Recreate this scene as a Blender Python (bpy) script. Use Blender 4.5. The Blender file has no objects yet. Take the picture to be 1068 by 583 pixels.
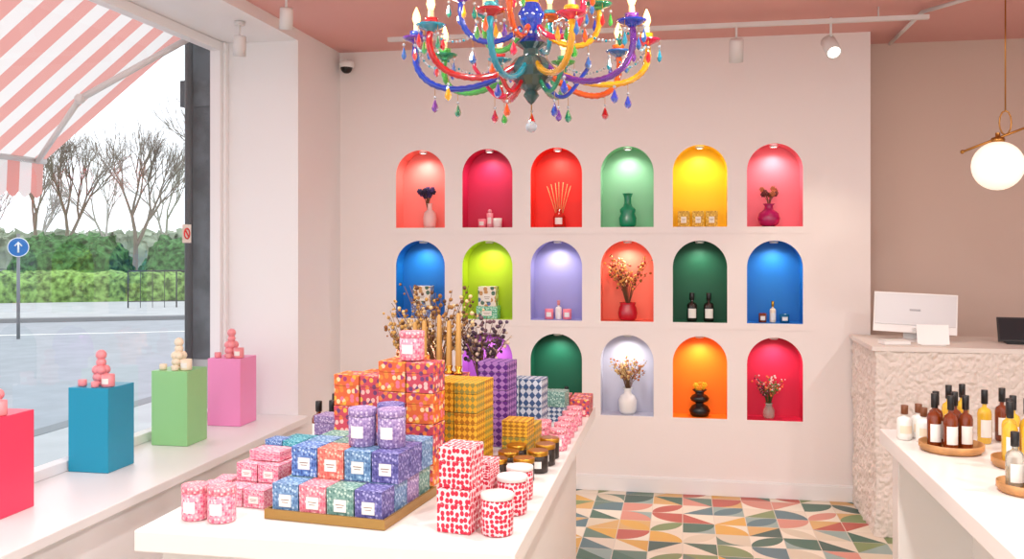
import bpy, math, random
from mathutils import Vector, Matrix, noise
random.seed(7)
sc = bpy.context.scene
sc.view_settings.view_transform = 'Standard'

def lin(c):
    o = []
    for x in c[:3]:
        x = x / 255.0
        o.append(x / 12.92 if x <= 0.04045 else ((x + 0.055) / 1.055) ** 2.4)
    return (o[0], o[1], o[2], 1.0)

MATS = {}
def mat(name, c=(200, 200, 200), rough=0.5, metal=0.0, trans=0.0, em=None, es=0.0, bump=0.0, bscale=20.0, var=0.0, coat=0.0, spec=None):
    if name in MATS: return MATS[name]
    m = bpy.data.materials.new(name); m.use_nodes = True
    nt = m.node_tree; b = nt.nodes['Principled BSDF']
    b.inputs['Base Color'].default_value = lin(c)
    b.inputs['Roughness'].default_value = rough
    b.inputs['Metallic'].default_value = metal
    b.inputs['Transmission Weight'].default_value = trans
    b.inputs['Coat Weight'].default_value = coat
    if spec is not None: b.inputs['Specular IOR Level'].default_value = spec
    if em is not None:
        b.inputs['Emission Color'].default_value = lin(em)
        b.inputs['Emission Strength'].default_value = es
    if bump or var:
        tc = nt.nodes.new('ShaderNodeTexCoord')
        n = nt.nodes.new('ShaderNodeTexNoise'); n.inputs['Scale'].default_value = bscale
        n.inputs['Detail'].default_value = 5
        nt.links.new(tc.outputs['Object'], n.inputs['Vector'])
        if bump:
            bp = nt.nodes.new('ShaderNodeBump'); bp.inputs['Strength'].default_value = bump
            bp.inputs['Distance'].default_value = 0.01
            nt.links.new(n.outputs['Fac'], bp.inputs['Height'])
            nt.links.new(bp.outputs['Normal'], b.inputs['Normal'])
        if var:
            cr = nt.nodes.new('ShaderNodeValToRGB')
            cr.color_ramp.elements[0].position = 0.35; cr.color_ramp.elements[1].position = 0.65
            a = lin([max(0, x * (1 - var)) for x in c]); d = lin([min(255, x * (1 + var)) for x in c])
            cr.color_ramp.elements[0].color = a; cr.color_ramp.elements[1].color = d
            nt.links.new(n.outputs['Fac'], cr.inputs['Fac'])
            nt.links.new(cr.outputs['Color'], b.inputs['Base Color'])
    MATS[name] = m
    return m

def pat(name, kind, cols, scale=6.0, rough=0.5):
    """procedural pattern in UV space"""
    if name in MATS: return MATS[name]
    m = bpy.data.materials.new(name); m.use_nodes = True
    nt = m.node_tree; N = nt.nodes; L = nt.links; b = N['Principled BSDF']
    b.inputs['Roughness'].default_value = rough
    tc = N.new('ShaderNodeTexCoord'); mp = N.new('ShaderNodeMapping')
    mp.inputs['Scale'].default_value = (scale, scale, 1)
    L.new(tc.outputs['UV'], mp.inputs['Vector'])
    def ramp(src, stops):
        cr = N.new('ShaderNodeValToRGB'); cr.color_ramp.interpolation = 'CONSTANT'
        e = cr.color_ramp.elements
        while len(e) < len(stops): e.new(0.5)
        for i, (p, c) in enumerate(stops):
            e[i].position = p; e[i].color = lin(c)
        L.new(src, cr.inputs['Fac']); return cr.outputs['Color']
    if kind in ('dots', 'hearts'):
        v = N.new('ShaderNodeTexVoronoi'); v.voronoi_dimensions = '2D'; v.inputs['Scale'].default_value = 1
        v.inputs['Randomness'].default_value = 0.0 if kind == 'dots' else 0.45
        L.new(mp.outputs['Vector'], v.inputs['Vector'])
        out = ramp(v.outputs['Distance'], [(0, cols[1]), (0.42, cols[0])])
    elif kind == 'floral':
        v = N.new('ShaderNodeTexVoronoi'); v.voronoi_dimensions = '2D'; v.inputs['Scale'].default_value = 1
        L.new(mp.outputs['Vector'], v.inputs['Vector'])
        sp = N.new('ShaderNodeSeparateColor'); L.new(v.outputs['Color'], sp.inputs['Color'])
        n = len(cols) - 1
        c1 = ramp(sp.outputs['Red'], [(i / n, cols[1 + i]) for i in range(n)])
        mk = ramp(v.outputs['Distance'], [(0, (255, 255, 255)), (0.38, (0, 0, 0))])
        mx = N.new('ShaderNodeMix'); mx.data_type = 'RGBA'
        L.new(mk, mx.inputs['Factor']); mx.inputs['A'].default_value = lin(cols[0]); L.new(c1, mx.inputs['B'])
        out = mx.outputs['Result']
    elif kind == 'diamond':
        mp.inputs['Rotation'].default_value = (0, 0, math.radians(45))
        v = N.new('ShaderNodeTexChecker'); v.inputs['Scale'].default_value = 1.0
        v.inputs['Color1'].default_value = lin(cols[0]); v.inputs['Color2'].default_value = lin(cols[1])
        L.new(mp.outputs['Vector'], v.inputs['Vector']); out = v.outputs['Color']
    elif kind == 'waves':
        v = N.new('ShaderNodeTexNoise'); v.noise_dimensions = '2D'; v.inputs['Scale'].default_value = 1
        v.inputs['Detail'].default_value = 1
        L.new(mp.outputs['Vector'], v.inputs['Vector'])
        st = []
        k = 9
        for i in range(k): st.append((0.25 + i * 0.5 / k, cols[i % len(cols)]))
        st[0] = (0, cols[0])
        out = ramp(v.outputs['Fac'], st)
    L.new(out, b.inputs['Base Color'])
    MATS[name] = m
    return m

class MB:
    def __init__(s):
        s.v = []; s.f = []; s.uv = []; s.mi = []; s.mats = []; s.sm = []; s.M = Matrix.Identity(4)
    def at(s, x=0, y=0, z=0, rz=0, rx=0, ry=0):
        s.M = Matrix.Translation((x, y, z)) @ Matrix.Rotation(math.radians(rz), 4, 'Z') @ Matrix.Rotation(math.radians(ry), 4, 'Y') @ Matrix.Rotation(math.radians(rx), 4, 'X')
        return s
    def mid(s, m):
        if m not in s.mats: s.mats.append(m)
        return s.mats.index(m)
    def av(s, p):
        s.v.append(s.M @ Vector(p)); return len(s.v) - 1
    def af(s, idx, m, uv=None, smooth=False):
        s.f.append(tuple(idx)); s.mi.append(s.mid(m)); s.sm.append(smooth)
        s.uv.append(uv if uv else [(0, 0)] * len(idx))
    def quad(s, pts, m, uv=None):
        s.af([s.av(p) for p in pts], m, uv or [(0, 0), (1, 0), (1, 1), (0, 1)][:len(pts)] if len(pts) <= 4 else None)
    def box(s, x, y, z, w, d, h, m, v0=0, v1=1, top=None):
        x0, x1, y0, y1, z0, z1 = x - w / 2, x + w / 2, y - d / 2, y + d / 2, z, z + h
        i = [s.av(p) for p in [(x0, y0, z0), (x1, y0, z0), (x1, y1, z0), (x0, y1, z0), (x0, y0, z1), (x1, y0, z1), (x1, y1, z1), (x0, y1, z1)]]
        side = [(0, v0), (1, v0), (1, v1), (0, v1)]; full = [(0, 0), (1, 0), (1, 1), (0, 1)]
        s.af([i[0], i[1], i[5], i[4]], m, side); s.af([i[1], i[2], i[6], i[5]], m, side)
        s.af([i[2], i[3], i[7], i[6]], m, side); s.af([i[3], i[0], i[4], i[7]], m, side)
        s.af([i[4], i[5], i[6], i[7]], top or m, full); s.af([i[3], i[2], i[1], i[0]], m, full)
    def bx(s, x0, x1, y0, y1, z0, z1, m):
        s.box((x0 + x1) / 2, (y0 + y1) / 2, z0, x1 - x0, y1 - y0, z1 - z0, m)
    def lathe(s, x, y, z, prof, m, n=20, smooth=True, a0=0, a1=360, ur=3.0):
        full = abs(a1 - a0 - 360) < 1e-6
        k = n if full else n + 1
        rings = []; vv = 0; vs = []
        for j, (r, h) in enumerate(prof):
            if j: vv += math.hypot(r - prof[j - 1][0], h - prof[j - 1][1])
            vs.append(vv)
            if r < 1e-6: rings.append([s.av((x, y, z + h))] * k)
            else:
                rings.append([s.av((x + r * math.cos(math.radians(a0 + (a1 - a0) * i / n)), y + r * math.sin(math.radians(a0 + (a1 - a0) * i / n)), z + h)) for i in range(k)])
        rm = max(p[0] for p in prof) or 1
        sc_ = ur / (2 * math.pi * rm)
        for j in range(len(prof) - 1):
            for i in range(n):
                i2 = (i + 1) % k
                q = [rings[j][i], rings[j][i2], rings[j + 1][i2], rings[j + 1][i]]
                uvq = [(i / n * ur, vs[j] * sc_), ((i + 1) / n * ur, vs[j] * sc_), ((i + 1) / n * ur, vs[j + 1] * sc_), (i / n * ur, vs[j + 1] * sc_)]
                qq = []; uu = []
                for a, b_ in zip(q, uvq):
                    if a not in qq: qq.append(a); uu.append(b_)
                if len(qq) > 2: s.af(qq, m, uu, smooth)
    def cyl(s, x, y, z, r, h, m, n=20, ur=3.0, ch=0.0):
        c = min(r, h) * 0.08 if ch == 0 else ch
        s.lathe(x, y, z, [(0, 0), (r - c, 0)], m, n, False, ur=ur)
        s.lathe(x, y, z, [(r - c, 0), (r, c), (r, h - c), (r - c, h)], m, n, True, ur=ur)
        s.lathe(x, y, z, [(r - c, h), (0, h)], m, n, False, ur=ur)
    def sph(s, x, y, z, r, m, n=12, sz=1.0):
        k = max(4, n // 2)
        s.lathe(x, y, z, [(r * math.sin(math.pi * i / k) if 0 < i < k else 0, -r * sz * math.cos(math.pi * i / k)) for i in range(k + 1)], m, n)
    def tube(s, pts, r, m, n=8, cap=True):
        pts = [Vector(p) for p in pts]
        rr = r if isinstance(r, (list, tuple)) else [r] * len(pts)
        ref = None; rings = []
        for i, p in enumerate(pts):
            t = (pts[min(i + 1, len(pts) - 1)] - pts[max(i - 1, 0)])
            t = t.normalized() if t.length > 1e-9 else Vector((0, 0, 1))
            if ref is None:
                ref = Vector((0, 0, 1)) if abs(t.z) < 0.9 else Vector((1, 0, 0))
            a = (ref - t * ref.dot(t))
            if a.length < 1e-5: a = t.orthogonal()
            a.normalize(); b = t.cross(a); ref = a
            rings.append([s.av(p + (a * math.cos(2 * math.pi * k / n) + b * math.sin(2 * math.pi * k / n)) * rr[i]) for k in range(n)])
        for j in range(len(pts) - 1):
            for k in range(n):
                k2 = (k + 1) % n
                s.af([rings[j][k], rings[j][k2], rings[j + 1][k2], rings[j + 1][k]], m, [(k / n, j), ((k + 1) / n, j), ((k + 1) / n, j + 1), (k / n, j + 1)], True)
        if cap:
            s.af(rings[0][::-1], m); s.af(rings[-1], m)
    def grid(s, fn, nu, nv, m, smooth=True):
        g = [[s.av(fn(i / nu, j / nv)) for j in range(nv + 1)] for i in range(nu + 1)]
        for i in range(nu):
            for j in range(nv):
                s.af([g[i][j], g[i + 1][j], g[i + 1][j + 1], g[i][j + 1]], m, [(i / nu, j / nv), ((i + 1) / nu, j / nv), ((i + 1) / nu, (j + 1) / nv), (i / nu, (j + 1) / nv)], smooth)
    def finish(s, name, bevel=0.0, recenter=True):
        me = bpy.data.meshes.new(name)
        if recenter and s.v:
            xs = [p.x for p in s.v]; ys = [p.y for p in s.v]; zs = [p.z for p in s.v]
            o = Vector(((min(xs) + max(xs)) / 2, (min(ys) + max(ys)) / 2, min(zs)))
        else: o = Vector((0, 0, 0))
        me.from_pydata([tuple(p - o) for p in s.v], [], s.f)
        for m in s.mats: me.materials.append(m)
        uvl = me.uv_layers.new(name='UVMap')
        for pi, pl in enumerate(me.polygons):
            pl.material_index = s.mi[pi]; pl.use_smooth = s.sm[pi]
            for li, c in zip(pl.loop_indices, s.uv[pi]): uvl.data[li].uv = c
        me.update()
        ob = bpy.data.objects.new(name, me); ob.location = o
        sc.collection.objects.link(ob)
        if bevel:
            bm = ob.modifiers.new('bevel', 'BEVEL'); bm.width = bevel; bm.segments = 2; bm.limit_method = 'ANGLE'; bm.angle_limit = math.radians(60)
        return ob

def light(kind, name, loc, energy, color=(1, 1, 1), parent=None, rot=None, **kw):
    l = bpy.data.lights.new(name, kind); l.energy = energy; l.color = color
    for k, v in kw.items(): setattr(l, k, v)
    o = bpy.data.objects.new(name, l); sc.collection.objects.link(o)
    o.location = loc
    if rot: o.rotation_euler = rot
    if parent:
        o.parent = parent
        o.matrix_parent_inverse = Matrix.Translation(parent.location).inverted()
    return o

# ------------------------------------------------------------------ materials
M_wall = mat('wall_paint_blush', (241, 233, 230), 0.7, bump=0.05, bscale=60)
M_white = mat('white_paint', (240, 238, 238), 0.5)
M_recess = mat('recess_paint', (214, 190, 176), 0.75)
M_ceil = mat('ceiling_paint_salmon', (224, 168, 160), 0.8)
M_table = mat('table_laminate', (238, 233, 228), 0.28)
M_ledge = mat('ledge_laminate', (238, 236, 236), 0.35)
M_black = mat('black_plastic', (22, 20, 20), 0.35)
M_gold = mat('gold_metal', (205, 150, 55), 0.28, metal=0.9)
M_brass = mat('brass', (176, 125, 62), 0.3, metal=0.9)
M_wood = mat('tray_wood', (196, 142, 88), 0.5, var=0.12, bscale=14)
M_olive = mat('tray_gilt', (160, 124, 64), 0.4, metal=0.4)
M_label = mat('paper_label', (240, 237, 230), 0.6)
M_cream = mat('cream_wax', (240, 222, 196), 0.5)
M_pinkwax = mat('pink_wax', (240, 130, 145), 0.45)
M_amber = mat('amber_glass', (120, 48, 12), 0.1, coat=0.5)
M_yoil = mat('yellow_oil', (225, 178, 50), 0.1, coat=0.6)
M_clear = mat('clear_glass', (225, 225, 215), 0.05, trans=0.7)
M_whitep = mat('white_plastic', (240, 238, 236), 0.35)
M_metal = mat('painted_metal_white', (222, 219, 217), 0.35)
M_twig = mat('dry_twig', (120, 85, 55), 0.8)

def glassmat(name, fac=0.07):
    m = bpy.data.materials.new(name); m.use_nodes = True; nt = m.node_tree
    nt.nodes.remove(nt.nodes['Principled BSDF'])
    t = nt.nodes.new('ShaderNodeBsdfTransparent'); g = nt.nodes.new('ShaderNodeBsdfGlossy'); g.inputs['Roughness'].default_value = 0.0
    mx = nt.nodes.new('ShaderNodeMixShader'); mx.inputs[0].default_value = fac
    nt.links.new(t.outputs[0], mx.inputs[1]); nt.links.new(g.outputs[0], mx.inputs[2])
    nt.links.new(mx.outputs[0], nt.nodes['Material Output'].inputs[0])
    return m
M_pane = glassmat('window_pane', 0.07)

# ------------------------------------------------------------------ ROOM SHELL
YB = 6.2; YR = 6.585; XL = -2.39; XR = 4.0; YF = -1.6; H = 3.01; XO = -2.96
def floor_mat():
    m = bpy.data.materials.new('geometric_floor_tiles'); m.use_nodes = True; nt = m.node_tree; N = nt.nodes; L = nt.links
    b = N['Principled BSDF']; b.inputs['Roughness'].default_value = 0.35
    tc = N.new('ShaderNodeTexCoord')
    def vm(op, a, b_=None):
        n = N.new('ShaderNodeVectorMath'); n.operation = op
        for i, x in enumerate([a, b_]):
            if x is None: continue
            if isinstance(x, tuple): n.inputs[i].default_value = x
            else: L.new(x, n.inputs[i])
        return n
    def mm(op, a, b_=None, c=None):
        n = N.new('ShaderNodeMath'); n.operation = op
        for i, x in enumerate([a, b_, c]):
            if x is None: continue
            if isinstance(x, (int, float)): n.inputs[i].default_value = x
            else: L.new(x, n.inputs[i])
        return n.outputs[0]
    TS = 0.185
    sc_ = vm('MULTIPLY', tc.outputs['Object'], (1 / TS, 1 / TS, 0)).outputs[0]
    cell = vm('FLOOR', sc_).outputs[0]; fr = vm('FRACTION', sc_).outputs[0]
    wn = N.new('ShaderNodeTexWhiteNoise'); wn.noise_dimensions = '3D'; L.new(cell, wn.inputs['Vector'])
    off = vm('ADD', cell, (17.3, 5.1, 3.0)).outputs[0]
    wn2 = N.new('ShaderNodeTexWhiteNoise'); wn2.noise_dimensions = '3D'; L.new(off, wn2.inputs['Vector'])
    s1 = N.new('ShaderNodeSeparateColor'); L.new(wn.outputs['Color'], s1.inputs[0])
    s2 = N.new('ShaderNodeSeparateColor'); L.new(wn2.outputs['Color'], s2.inputs[0])
    sf = N.new('ShaderNodeSeparateXYZ'); L.new(fr, sf.inputs[0])
    fx = mm('GREATER_THAN', s1.outputs[0], 0.5); fy = mm('GREATER_THAN', s1.outputs[1], 0.5)
    x = mm('ABSOLUTE', mm('SUBTRACT', fx, sf.outputs[0])); y = mm('ABSOLUTE', mm('SUBTRACT', fy, sf.outputs[1]))
    d1 = mm('SQRT', mm('ADD', mm('MULTIPLY', x, x), mm('MULTIPLY', y, y)))
    x1 = mm('SUBTRACT', 1.0, x); y1 = mm('SUBTRACT', 1.0, y)
    d2 = mm('SQRT', mm('ADD', mm('MULTIPLY', x1, x1), mm('MULTIPLY', y1, y1)))
    in1 = mm('LESS_THAN', d1, 1.0); in2 = mm('LESS_THAN', d2, 1.0)
    both = mm('MULTIPLY', in1, in2)
    tri = mm('LESS_THAN', mm('ADD', x, y), 1.0)
    sel = mm('GREATER_THAN', s1.outputs[2], 0.3)
    sel2 = mm('GREATER_THAN', s1.outputs[2], 0.5)
    def mixf(f, a, b_): return mm('ADD', mm('MULTIPLY', f, b_), mm('MULTIPLY', mm('SUBTRACT', 1.0, f), a))
    mask = mixf(sel2, mixf(sel, in1, both), tri)
    def ramp(src, cols):
        cr = N.new('ShaderNodeValToRGB'); cr.color_ramp.interpolation = 'CONSTANT'; e = cr.color_ramp.elements
        while len(e) < len(cols): e.new(0.5)
        for i, c in enumerate(cols): e[i].position = i / len(cols); e[i].color = lin(c)
        L.new(src, cr.inputs[0]); return cr.outputs[0]
    ca = ramp(s2.outputs[0], [(48, 96, 78), (178, 76, 60), (212, 160, 60), (76, 112, 120), (116, 136, 84), (206, 134, 116), (42, 80, 70), (206, 192, 168)])
    cb = ramp(s2.outputs[1], [(226, 214, 194), (218, 204, 184), (138, 160, 154), (226, 216, 198), (84, 116, 100), (220, 206, 186), (206, 162, 96)])
    mx = N.new('ShaderNodeMix'); mx.data_type = 'RGBA'; L.new(mask, mx.inputs['Factor']); L.new(cb, mx.inputs['A']); L.new(ca, mx.inputs['B'])
    gx = mm('MINIMUM', x, x1); gy = mm('MINIMUM', y, y1); g = mm('LESS_THAN', mm('MINIMUM', gx, gy), 0.012)
    m2 = N.new('ShaderNodeMix'); m2.data_type = 'RGBA'; L.new(g, m2.inputs['Factor']); L.new(mx.outputs['Result'], m2.inputs['A']); m2.inputs['B'].default_value = lin((206, 196, 180))
    L.new(m2.outputs['Result'], b.inputs['Base Color'])
    return m
b = MB(); b.bx(XO, XR, YF, YR, -0.06, 0.0, floor_mat()); b.finish('floor', recenter=False)
b = MB(); b.bx(XL, XR, YF, YR, H, H + 0.08, M_ceil); b.finish('ceiling', recenter=False)

NX = [-1.80 + 0.478 * i for i in range(6)]
NZ = [1.767, 1.135, 0.503]
NW, NH, ND = 0.352, 0.541, 0.17
NC = [[(244, 132, 122), (200, 20, 72), (232, 40, 24), (140, 196, 154), (250, 205, 0), (240, 122, 136)],
      [(0, 112, 190), (172, 200, 14), (160, 156, 208), (246, 122, 96), (0, 84, 54), (0, 112, 190)],
      [(250, 190, 160), (176, 92, 196), (0, 92, 66), (196, 196, 212), (252, 132, 8), (208, 22, 66)]]
b = MB()
cw = 0.239
gx0, gx1 = NX[0] - cw, NX[5] + cw
gz0, gz1 = NZ[2] - 0.0465, NZ[0] + 0.633 - 0.0465
for r in range(3):
    for c in range(6):
        m = mat('niche_paint_%d_%d' % (r, c), NC[r][c], 0.55)
        cx, z0 = NX[c], NZ[r]
        ra = NW / 2; zs = z0 + NH - ra
        zb, zt = z0 - 0.0465, z0 - 0.0465 + 0.633
        ca = math.degrees(math.atan2(zt - zs, cw))
        angs = sorted(set([i * 7.5 for i in range(25)] + [ca, 180 - ca]))
        inn = [(cx - ra, z0), (cx + ra, z0)]; out = [(cx - cw, zb), (cx + cw, zb)]
        for a in angs:
            t = math.radians(a); co, si = math.cos(t), math.sin(t)
            inn.append((cx + ra * co, zs + ra * si))
            k = min(cw / abs(co) if abs(co) > 1e-6 else 9, (zt - zs) / si if si > 1e-6 else 9)
            out.append((cx + k * co, zs + k * si))
        n = len(inn)
        I = [b.av((x, YB, z)) for x, z in inn]; O = [b.av((x, YB, z)) for x, z in out]; Bk = [b.av((x, YB + ND, z)) for x, z in inn]
        I2 = [b.av((x, YB, z)) for x, z in inn]
        for i in range(n):
            j = (i + 1) % n
            b.af([O[i], O[j], I[j], I[i]], M_wall)
            b.af([I2[i], I2[j], Bk[j], Bk[i]], m)
        b.af(Bk, m)
def wq(x0, x1, z0, z1): b.quad([(x0, YB, z0), (x1, YB, z0), (x1, YB, z1), (x0, YB, z1)], M_wall)
XE = 1.18
wq(XL, gx0, 0, H); wq(gx1, XE, 0, H); wq(gx0, gx1, 0, gz0); wq(gx0, gx1, gz1, H)
b.quad([(XE, YB, 0), (XE, YR, 0), (XE, YR, H), (XE, YB, H)], M_wall)
b.finish('wall_back', recenter=False)
b = MB(); b.bx(XE, XR, YR, YR + 0.08, 0, H + 0.05, M_recess); b.finish('wall_recess', recenter=False)
b = MB(); b.bx(XR, XR + 0.08, YF, YR, 0, H + 0.05, M_wall); b.finish('wall_right', recenter=False)
b = MB(); b.bx(XL, XE, YB - 0.018, YB - 0.001, 0, 0.095, M_white); b.bx(XL, XE, YB - 0.012, YB - 0.001, 0.095, 0.105, M_white); b.finish('baseboard_back', 0.002)
b = MB()
b.bx(XO, XL, 5.475, YB, 0, H, M_white)
b.bx(XO, XL + 0.03, YF, 5.475, 0, 0.525, M_white)
b.bx(XO, XL, YF, 5.475, 2.94, 3.09, M_white)
b.bx(XO, XL, YF, 0.2, 0.525, 2.94, M_white)
b.finish('wall_left', recenter=False)
b = MB(); b.bx(-2.955, XL + 0.07, YF + .01, 5.474, 0.526, 0.57, M_ledge); b.finish('window_ledge', 0.004)
b = MB()
b.bx(-2.95, -2.88, 5.395, 5.474, 0.571, 2.938, M_white); b.bx(-2.88, -2.86, 5.43, 5.474, 0.571, 2.938, M_white)
b.bx(-2.95, -2.88, 0.21, 0.28, 0.571, 2.938, M_white)
b.bx(-2.95, -2.88, 0.21, 5.395, 2.88, 2.938, M_white); b.bx(-2.95, -2.88, 0.21, 5.395, 0.571, 0.62, M_white)
b.quad([(-2.915, 0.28, 0.62), (-2.915, 5.395, 0.62), (-2.915, 5.395, 2.88), (-2.915, 0.28, 2.88)], M_pane)
b.finish('window_1', 0.003)
b = MB()
red = mat('sticker_red', (220, 60, 60), 0.5)
b.quad([(-2.911, 5.0, 1.66), (-2.911, 5.10, 1.66), (-2.911, 5.10, 1.77), (-2.911, 5.0, 1.77)], M_label)
b.tube([(-2.909, 5.05 + .03 * math.cos(a * math.pi / 8), 1.715 + .03 * math.sin(a * math.pi / 8)) for a in range(17)], 0.005, red, 5, cap=False)
b.tube([(-2.909, 5.03, 1.735), (-2.909, 5.07, 1.695)], 0.005, red, 5)
b.finish('window_sticker')
b = MB()
b.bx(XO, -2.3, YF - 0.1, YF, 0, 3.09, M_wall); b.bx(3.4, XR, YF - 0.1, YF, 0, 3.09, M_wall)
b.bx(-2.3, 3.4, YF - 0.1, YF, 2.8, 3.09, M_wall); b.bx(-2.3, 3.4, YF - 0.1, YF, 0, 0.25, M_wall)
b.finish('wall_front', recenter=False)
b = MB()
for x in (-2.3, -0.4, 1.5, 3.34): b.bx(x, x + 0.06, YF - 0.08, YF - 0.02, 0.25, 2.8, M_white)
b.bx(-2.24, 3.34, YF - 0.08, YF - 0.02, 0.25, 0.3, M_white); b.bx(-2.24, 3.34, YF - 0.08, YF - 0.02, 2.75, 2.8, M_white)
b.quad([(-2.24, YF - 0.05, 0.3), (3.34, YF - 0.05, 0.3), (3.34, YF - 0.05, 2.75), (-2.24, YF - 0.05, 2.75)], M_pane)
b.finish('window_2')

# ------------------------------------------------------------------ generic pieces
def gbox(b, x, y, z, w, d, h, m, label=True, lid=0.36):
    b.box(x, y, z, w * 0.985, d * 0.985, h * (1 - lid) - 0.0008, m, 0, 1 - lid)
    b.box(x, y, z + h * (1 - lid), w, d, h * lid, m, 1 - lid, 1)
    if label:
        b.box(x, y - d / 2 - 0.0007, z + h * 0.24, w * 0.46, 0.0014, h * 0.40, M_label)
        b.box(x, y - d / 2 - 0.0016, z + h * 0.46, w * 0.32, 0.0008, h * 0.025, M_twig)
        b.box(x, y - d / 2 - 0.0016, z + h * 0.38, w * 0.24, 0.0008, h * 0.02, M_twig)
def tin(b, x, y, z, r, h, m, lidm=None, label=False, lidh=0.2):
    b.cyl(x, y, z, r, h * (1 - lidh), m, 24, ur=3)
    b.cyl(x, y, z + h * (1 - lidh) + 0.0008, r * 1.025, h * lidh, lidm or m, 24, ur=3)
    if label:
        b.lathe(x, y, z, [(r * 1.012, h * 0.24), (r * 1.012, h * 0.56)], M_label, 10, True, 242, 298)
def jar(b, x, y, z, r, h, glass, wax=None):
    wax = wax or M_cream
    b.lathe(x, y, z, [(0, 0), (r * .92, 0), (r, h * .06), (r, h), (r * .9, h), (r * .9, h * .75), (0, h * .75)], glass, 20)
    b.lathe(x, y, z, [(r * 1.015, h * .25), (r * 1.015, h * .7)], M_label, 10, True, 235, 305)
    b.tube([(x, y, z + h * .75), (x, y, z + h * .95)], 0.001, M_black, 4)
def bottle(b, x, y, z, r, h, m, cap=None, label=True, neck=0.32, labm=None):
    cap = cap or M_black
    b.lathe(x, y, z, [(0, 0), (r * .9, 0), (r, h * .03), (r, h * .56), (r * .85, h * .63), (r * neck, h * .68), (r * neck, h * .76)], m, 20)
    b.cyl(x, y, z + h * .74, r * .48, h * .26, cap, 14)
    if label:
        b.lathe(x, y, z, [(r * 1.02, h * .12), (r * 1.02, h * .45)], labm or M_label, 10, True, 225, 320)
def bouquet(b, x, y, z, n, h, spread, cols, fr=0.012, stem=None, seed=1, kind='ball', yf=.45):
    rnd = random.Random(seed); stem = stem or M_twig
    for i in range(n):
        a = rnd.uniform(0, 6.28); s_ = spread * math.sqrt(rnd.uniform(0.02, 1)); hh = h * rnd.uniform(0.6, 1.0)
        p1 = (x + s_ * math.cos(a) * .3, y + s_ * math.sin(a) * .2, z + hh * .45)
        p2 = (x + s_ * math.cos(a), y + s_ * math.sin(a) * yf, z + hh)
        b.tube([(x, y, z - 0.03), p1, p2], [0.0022, 0.0018, 0.0012], stem, 5)
        m = mat('flower_%d_%d_%d' % tuple(cols[i % len(cols)]), cols[i % len(cols)], 0.7)
        if kind == 'ball':
            b.sph(p2[0], p2[1], p2[2], fr * rnd.uniform(.7, 1.2), m, 8)
            for q in range(6):
                t = q * 1.047
                b.sph(p2[0] + fr * .9 * math.cos(t), p2[1] - fr * .3, p2[2] + fr * .9 * math.sin(t), fr * .55, m, 6)
        else:
            for q in range(7):
                p = [p1[j] + (p2[j] - p1[j]) * min(1, (q + 1) / 7) for j in range(3)]
                b.sph(p[0] + rnd.uniform(-.022, .022), p[1] + rnd.uniform(-.012, .012), p[2] + rnd.uniform(-.01, .012), fr * rnd.uniform(.4, .9), m, 6)

M_lamp = mat('lamp_emitter', (255, 250, 240), 0.5, em=(255, 246, 232), es=6.0)
for r in range(3):
    for c in range(6):
        b = MB(); x, z = NX[c], NZ[r] + NH - 0.003; y = YB + 0.075
        b.lathe(x, y, z, [(0, -0.014), (0.021, -0.014)], M_lamp, 16, False)
        b.lathe(x, y, z, [(0.021, -0.014), (0.022, -0.016), (0.028, -0.013), (0.029, 0)], M_metal, 16)
        o = b.finish('niche_downlight')
        light('SPOT', 'downlight_or_fill_lamp', (x, y, z - 0.022), 4.4, (1, .96, .9), o, spot_size=math.radians(150), spot_blend=0.8, shadow_soft_size=0.015)

# ------------------------------------------------------------------ niche contents
def nb(r, c): return NX[c], YB + 0.085, NZ[r] + 0.0015
def vase(b, x, y, z, prof, s, m, n=24): b.lathe(x, y, z, [(a * s, h * s) for a, h in prof], m, n)
P_bottlev = [(0, 0), (.22, 0), (.26, .05), (.28, .4), (.24, .62), (.1, .75), (.09, .95), (.12, 1.0), (.09, .98)]
P_round = [(0, 0), (.25, 0), (.42, .12), (.48, .35), (.42, .58), (.2, .75), (.17, .9), (.26, 1.0), (.15, .88)]
P_gour = [(0, 0), (.3, 0), (.36, .08), (.4, .22), (.3, .38), (.15, .46), (.15, .5), (.32, .58), (.36, .68), (.28, .78), (.16, .84), (.17, .9), (.28, 1.0), (.15, .92)]
x, y, z = nb(0, 0)
b = MB(); vase(b, x + .045, y, z, P_bottlev, .17, mat('vase_blush', (240, 205, 200), .3)); bouquet(b, x + .03, y, z + .15, 16, .12, .065, [(50, 40, 90), (30, 25, 60), (80, 60, 120)], .015, seed=3); b.finish('flower_vase')
x, y, z = nb(0, 1)
b = MB()
for dx, r_, h_, m in [(-.055, .028, .06, M_pinkwax), (.0, .022, .10, mat('wax_rose', (232, 150, 160), .4)), (.055, .03, .065, M_label)]:
    jar(b, x + dx, y, z, r_, h_, m)
b.sph(x, y, z + .112, .016, mat('wax_rose'), 10); b.finish('candle_jars')
x, y, z = nb(0, 2)
b = MB(); b.lathe(x + .01, y, z, [(0, 0), (.038, 0), (.042, .01), (.042, .07), (.03, .095), (.018, .1), (.018, .125), (.014, .12)], mat('diffuser_red', (190, 40, 30), .2), 20)
b.lathe(x + .01, y, z, [(.043, .02), (.043, .065)], M_label, 8, True, 235, 305)
for i in range(7):
    a = -0.55 + i * .18; b.tube([(x + .01 + math.sin(a) * .01, y, z + .04), (x + .01 + math.sin(a) * .16, y + .015 * (i % 3 - 1), z + .12 + math.cos(a) * .19)], .0028, mat('reed', (225, 170, 110), .7), 5)
b.finish('reed_diffuser')
x, y, z = nb(0, 3)
b = MB(); g = mat('green_glass', (0, 130, 92), .12, coat=.6)
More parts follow.
